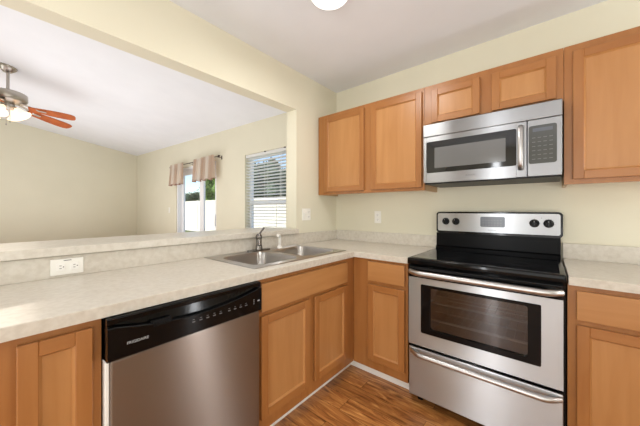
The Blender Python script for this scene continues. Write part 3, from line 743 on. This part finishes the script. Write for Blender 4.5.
# ------------------------------------------------------------------ microwave
mw = thing('microwave', 'over the range stainless microwave hung under the short cabinet', 'microwave', (1.43, -.2, 1.42))
mx0, mx1 = 1.075, 1.800
mz0, mz1 = 1.415, 1.812
obj('body', B(1.062, 1.800, -.365, -.002, 1.408, 1.8365), 'blackp', mw)
obj('vent_panel', B(mx0-.014, mx1+.002, -.404, -.366, 1.737, mz1+.012, .004), 'steel_mw', mw)
bm = bmesh.new(); gx0, gx1, gz0, gz1 = 1.087, 1.598, 1.487, 1.697
box(bm, mx0-.012, gx0, -.402, -.366, mz0, 1.7345, .002, 1); box(bm, gx1, 1.6485, -.402, -.366, mz0, 1.7345, .002, 1); box(bm, gx0, gx1, -.402, -.366, mz0, gz0); box(bm, gx0, gx1, -.402, -.366, gz1, 1.7345)
md = obj('door', bm, 'steel_mw', mw)
bm = bmesh.new(); prism(bm, rrect(gx0-.003, gx1+.003, gz0-.003, gz1+.003, .012), -.4035, -.385, 'Y'); gl = obj('door_glass', bm, 'mw_glass', md)
bm = bmesh.new(); prism(bm, rrect(1.140, 1.548, 1.515, 1.655, .004), -.4042, -.4036, 'Y'); obj('mesh_window', bm, 'mw_screen', gl)
bm = bmesh.new()
pts = [(1.621,-.404,1.462),(1.621,-.428,1.466),(1.621,-.440,1.485),(1.621,-.444,1.58),(1.621,-.440,1.685),(1.621,-.428,1.702),(1.621,-.404,1.706)]
tube(bm, pts, .013, n=14, flat=(1.05,.75)); obj('door_handle', bm, 'handle', md, smooth=50)
bm = bmesh.new(); box(bm, 1.6515, mx1, -.402, -.366, mz0, 1.7345, .002, 1); cpn = obj('control_panel', bm, 'steel_mw', mw)
bm = bmesh.new(); prism(bm, rrect(1.657, 1.779, 1.486, 1.700, .012), -.4036, -.4021, 'Y'); cg = obj('keypad', bm, 'mw_ctrl', cpn)
obj('clock_display', B(1.675, 1.762, -.4042, -.4037, 1.665, 1.685), 'display', cg)
for r in range(6):
    for k in range(4):
        obj('key', B(1.672+k*.025, 1.687+k*.025, -.4041, -.4037, 1.510+r*.024, 1.513+r*.024), 'dim', cg)
obj('underside_grille', B(1.075, 1.795, -.385, -.366, 1.4085, 1.4145), 'blackp', mw)
text('brand_lettering', 'FRIGIDAIRE', .011, 'dim', md, Vector((1.36, -.4025, 1.450)), ROT_Y)

# ------------------------------------------------------------------ outlets and switches
def duplex(bm_p, bm_s, cx, cz_, fx_, fz_, P):
    pass
def plate_on(name, label, cat, wall, u0, u1, z0, z1, kinds, horiz=False):
    """wall 'L' = on x=off facing +x (u is y); 'B' = on y=0 facing -y (u is x)"""
    off = {'L': .0005, 'S': .0195, 'B': .0005}[wall]
    def bx(a0, a1, d0, d1, c0, c1, bev=0):
        return B(off+d0, off+d1, a0, a1, c0, c1, bev) if wall in 'LS' else B(a0, a1, -off-d1, -off-d0, c0, c1, bev)
    loc = (off, (u0+u1)/2, z0) if wall in 'LS' else ((u0+u1)/2, -off, z0)
    t = thing(name, label, cat, loc)
    obj('cover_plate', bx(u0, u1, 0, .006, z0, z1, .002), 'plate', t)
    n = len(kinds)
    for i, k in enumerate(kinds):
        uc = u0+(u1-u0)*(i+.5)/n; zc = (z0+z1)/2
        if k == 'switch':
            obj('toggle', bx(uc-.005, uc+.005, .0062, .016, zc-.004, zc+.010, .001), 'plate', t)
            obj('toggle_slot', bx(uc-.006, uc+.006, .0060, .0066, zc-.013, zc+.013), 'white', t)
        else:
            for s in (-1, 1):
                if horiz: a, c, wu, wz = uc+s*.024, zc, .015, .017
                else: a, c, wu, wz = uc, zc+s*.022, .017, .014
                r = obj('receptacle', bx(a-wu, a+wu, .0061, .0085, c-wz, c+wz, .001), 'white', t)
                if horiz:
                    obj('slot', bx(a-.004, a+.004, .0086, .0091, c+.005, c+.007), 'slot', r); obj('slot', bx(a-.004, a+.004, .0086, .0091, c-.007, c-.005), 'slot', r); obj('slot', bx(a+.008, a+.012, .0086, .0091, c-.002, c+.002), 'slot', r)
                else:
                    obj('slot', bx(a-.007, a-.005, .0086, .0091, c-.003, c+.005), 'slot', r); obj('slot', bx(a+.005, a+.007, .0086, .0091, c-.003, c+.005), 'slot', r); obj('slot', bx(a-.002, a+.002, .0086, .0091, c-.010, c-.006), 'slot', r)
    return t, bx
plate_on('switch_plate', 'two gang white switch and outlet plate on the wall left of the corner', 'switch plate', 'L', -.538, -.424, 1.128, 1.240, ['switch', 'outlet'])
plate_on('outlet_plate', 'single white outlet plate on the wall between the corner and the range', 'outlet', 'B', .459, .528, 1.100, 1.214, ['outlet'])
t, bx = plate_on('outlet_plate', 'sideways white outlet plate on the backsplash below the bar ledge', 'outlet', 'S', -2.196, -2.082, .926, .999, ['outlet'], True)
obj('printed_marking', bx(-2.152, -2.125, .0062, .0066, .990, .993), 'slot', t)
t, bx = plate_on('light_switch', 'small white light switch on the living room wall left of the patio door', 'switch', 'B', -4.41, -4.34, 1.165, 1.28, ['switch'])

# ------------------------------------------------------------------ kitchen ceiling light
cl = thing('ceiling_light', 'round white flush ceiling light at the top edge of the photo', 'light', (.805, -1.155, CZ))
bm = lathe(bmesh.new(), [(0,CZ-.001),(.132,CZ-.001),(.132,CZ-.022),(.126,CZ-.026),(0,CZ-.026)], (.805,-1.155,0), n=48); obj('rim', bm, 'white', cl, smooth=40)
bm = lathe(bmesh.new(), [(.118,CZ-.0262),(.115,CZ-.045),(.10,CZ-.066),(.06,CZ-.082),(0,CZ-.088)], (.805,-1.155,0), n=48); obj('diffuser', bm, 'lamp', cl, smooth=60)
light('ceiling_lamp', 'AREA', (.805, -1.155, CZ-.105), (0,0,0), 9, (1, .98, .95), .3)

# ------------------------------------------------------------------ ceiling fan
cxf, cyf = -3.12, -2.262
zc0 = cz(cxf, cyf)
fan = thing('ceiling_fan', 'brushed nickel ceiling fan with wooden blades and lit glass shades', 'ceiling fan', (cxf, cyf, zc0))
tilt = Matrix.Rotation(math.atan(.17), 3, 'X').inverted()
bm = lathe(bmesh.new(), [(0,-.001),(.080,-.004),(.080,-.014),(.070,-.03),(.05,-.055),(.028,-.075),(0,-.078)], (cxf,cyf,zc0), n=32, mat=tilt); obj('canopy', bm, 'nickel', fan, smooth=40)
ztop, zb = 2.615, 2.455
bm = tube(bmesh.new(), [(cxf,cyf,zc0-.05),(cxf,cyf,ztop)], .014, n=14); obj('downrod', bm, 'nickel', fan, smooth=40)
bm = lathe(bmesh.new(), [(0,ztop+.03),(.03,ztop+.028),(.035,ztop),(.14,ztop-.006),(.162,ztop-.02),(.165,ztop-.085),(.15,ztop-.11),(.10,ztop-.125),(.06,ztop-.14),(0,ztop-.14)], (cxf,cyf,0), n=40); obj('motor', bm, 'nickel', fan, smooth=40)
right = Vector((math.cos(.6966), math.sin(.6966), 0)); fwd = Vector((-math.sin(.6966), math.cos(.6966), 0))
for deg, rs_, dz_ in ((41, .97, -.055), (82, 1.14, -.085), (152, 1, -.07), (224, 1, -.07), (298, 1, -.07)):
    a = math.radians(deg); u = right*math.cos(a)+fwd*math.sin(a); v = Vector((-u.y, u.x, 0)); zz = 2.462
    vt = (v*math.cos(.27)-Vector((0,0,1))*math.sin(.27))
    dn = Vector((0,0,dz_)); ctr = Vector((cxf, cyf, zz)); nrm = u.cross(vt).normalized()*.004
    prof = [(.17,.042),(.22,.048),(.28,.055),(.38,.066),(.50,.070),(.57,.064),(.60,.048),(.61,.018)]
    prof = [(r*rs_, wv) for r, wv in prof]; top = [ctr+u*r+vt*wv+dn*r for r, wv in prof]+[ctr+u*r-vt*wv+dn*r for r, wv in reversed(prof)]
    bm = bmesh.new(); A = [bm.verts.new(p+nrm) for p in top]; Bq = [bm.verts.new(p-nrm) for p in top]; n = len(A)
    bm.faces.new(A); bm.faces.new(Bq)
    for k in range(n): bm.faces.new((A[k], A[(k+1)%n], Bq[(k+1)%n], Bq[k]))
    bl = obj('blade', bm, 'blade', fan)
    bm = bmesh.new(); tube(bm, [ctr+u*.10+Vector((0,0,.035)), ctr+u*.18+Vector((0,0,.015)), ctr+u*.25+dn*.25+Vector((0,0,-.004)), ctr+u*.32+dn*.32+Vector((0,0,-.006))], .012, n=8, flat=(2.2,.5)); obj('blade_bracket', bm, 'nickel', bl)
bm = lathe(bmesh.new(), [(0,2.474),(.055,2.474),(.06,2.45),(.05,2.42),(.02,2.405),(0,2.40)], (cxf,cyf,0), n=28); lk = obj('light_kit', bm, 'nickel', fan, smooth=40)
for deg in (20, 110, 200, 290):
    a = math.radians(deg); u = right*math.cos(a)+fwd*math.sin(a)
    R = Matrix.Rotation(0, 3, 'X'); axis = Vector((-u.y, u.x, 0)); R = Matrix.Rotation(math.radians(-38), 3, axis)
    p = Vector((cxf, cyf, 2.425))+u*.075
    bm = lathe(bmesh.new(), [(.02,0),(.028,-.015),(.038,-.05),(.055,-.085),(.078,-.105),(.076,-.108),(.052,-.088),(.034,-.05),(.02,-.014),(.02,0)], p, n=28, mat=R); obj('glass_shade', bm, 'shade', lk, smooth=60)
    bm = tube(bmesh.new(), [Vector((cxf,cyf,2.44))+u*.04, p+Vector((0,0,.006))], .014, n=10); obj('lamp_holder', bm, 'nickel', lk)
for q, L in ((-.02, .16), (.025, .13)):
    p = Vector((cxf, cyf, 0))+right*q
    bm = tube(bmesh.new(), [(p.x,p.y,2.404),(p.x,p.y,2.404-L)], .0022, n=6); lathe(bm, [(0,2.404-L),(.006,2.40-L),(.006,2.385-L),(0,2.38-L)], (p.x,p.y,0), n=10); obj('pull_chain', bm, 'nickel', lk)
light('fan_lamp', 'AREA', (cxf, cyf, 2.20), (0,0,0), 14, (1, .88, .72), .3)

# ------------------------------------------------------------------ valance and rod, window blind
rod = thing('curtain_rod', 'thin dark curtain rod above the patio door', 'curtain rod', (-3.2, -.075, 2.085))
zr = 2.085
obj('pole', tube(bmesh.new(), [(-4.12,-.075,zr),(-2.29,-.075,zr)], .0065, n=10), 'rod', rod, smooth=40)
for x in (-4.13, -2.27): obj('finial', lathe(bmesh.new(), [(0,-.028),(.012,-.022),(.017,0),(.012,.022),(0,.028)], (x,-.075,zr), 'X', n=14), 'rod', rod, smooth=60)
for x in (-3.30, -2.305):
    bm = bmesh.new(); box(bm, x-.007, x+.007, -.075, -.001, zr-.0165, zr-.0085); box(bm, x-.012, x+.012, -.006, -.001, zr-.04, zr+.02); obj('bracket', bm, 'rod', rod)
def valance(label, x0, x1, z0, seed):
    rnd = random.Random(seed); NX, NZ = 90, 14; bm = bmesh.new(); cols = []
    for i in range(NX+1):
        t = i/NX; ph = t*(x1-x0)*2*PI/.085+.6*math.sin(t*9+seed); col = []
        for j in range(NZ+1):
            s = j/NZ; z = zr+.035-(zr+.035-z0-.012*math.sin(ph*.5+1))*s
            flare = 1+.10*s
            x = (x0+x1)/2+(x1-x0)*(t-.5)*flare; amp = .009+.016*s
            y = -.097+amp*math.sin(ph)-.01*s
            col.append((x, min(y, -.012)+0, z))
        cols.append(col)
    V = [[bm.verts.new(p) for p in c] for c in cols]; W = [[bm.verts.new((p[0], p[1]-.0025, p[2])) for p in c] for c in cols]
    for i in range(NX):
        for j in range(NZ):
            bm.faces.new((V[i][j], V[i+1][j], V[i+1][j+1], V[i][j+1])); bm.faces.new((W[i][j+1], W[i+1][j+1], W[i+1][j], W[i][j]))
        bm.faces.new((V[i][0], W[i][0], W[i+1][0], V[i+1][0])); bm.faces.new((V[i][NZ], V[i+1][NZ], W[i+1][NZ], W[i][NZ]))
    for j in range(NZ):
        bm.faces.new((V[0][j], V[0][j+1], W[0][j+1], W[0][j])); bm.faces.new((V[NX][j], W[NX][j], W[NX][j+1], V[NX][j+1]))
    t = thing('valance', label, 'curtain', ((x0+x1)/2, -.08, z0), 'sheer valances on the patio door rod')
    o = obj('fabric', bm, 'cloth', t, smooth=80)
    bm = tube(bmesh.new(), [(cols[i][NZ][0], cols[i][NZ][1]-.001, cols[i][NZ][2]) for i in range(0, NX+1, 2)], .006, n=6); obj('hem', bm, MT['hem'], t)
MT['hem'] = M('valance_hem', srgb(150,112,96), .9)
valance('narrow sheer pink beige valance at the left end of the rod', -4.10, -3.50, 1.72, 1)
valance('wide sheer pink beige valance at the right end of the rod', -3.10, -2.37, 1.73, 2)

bl = thing('window_blind', 'white horizontal slat blind lowered over the window beside the opening', 'blind', ((WX0+WX1)/2, .04, WZ0+.02))
obj('headrail', B(WX0+.008, WX1-.008, .012, .062, WZ1-.045, WZ1-.002, .002), 'slat', bl)
bm = bmesh.new(); z = WZ1-.07; pitch = .0435
while z > WZ0+.05:
    a = -.22
    h = .024; c, s_ = math.cos(a)*h, math.sin(a)*h
    poly = [(.037-c, z-s_-.0014), (.037, z+.0015), (.037+c, z+s_-.0014), (.037+c, z+s_+.0014), (.037, z+.0045), (.037-c, z-s_+.0014)]
    prism(bm, poly, WX0+.010, WX1-.010, 'X'); z -= pitch
obj('slats', bm, 'slat', bl)
obj('bottom_rail', B(WX0+.010, WX1-.010, .014, .060, WZ0+.021, WZ0+.037, .003), 'slat', bl)
for x in (WX0+.13, (WX0+WX1)/2, WX1-.13):
    bm = bmesh.new()
    for y in (.0115, .0625): tube(bm, [(x,y,WZ0+.03),(x,y,WZ1-.04)], .0013, n=6)
    obj('ladder_cord', bm, 'slat', bl)
obj('tilt_wand', tube(bmesh.new(), [(WX1-.10,.004,WZ1-.05),(WX1-.10,.004,WZ1-.68)], .004, n=8), 'slat', bl)
for x in (WX0+.46, WX1-.03): obj('hold_down_bracket', B(x-.012, x+.012, -.004, .012, WZ1-.012, WZ1-.0005), 'rod', bl)
for o in bpy.data.objects:
    if '_w' in o: del o['_w']
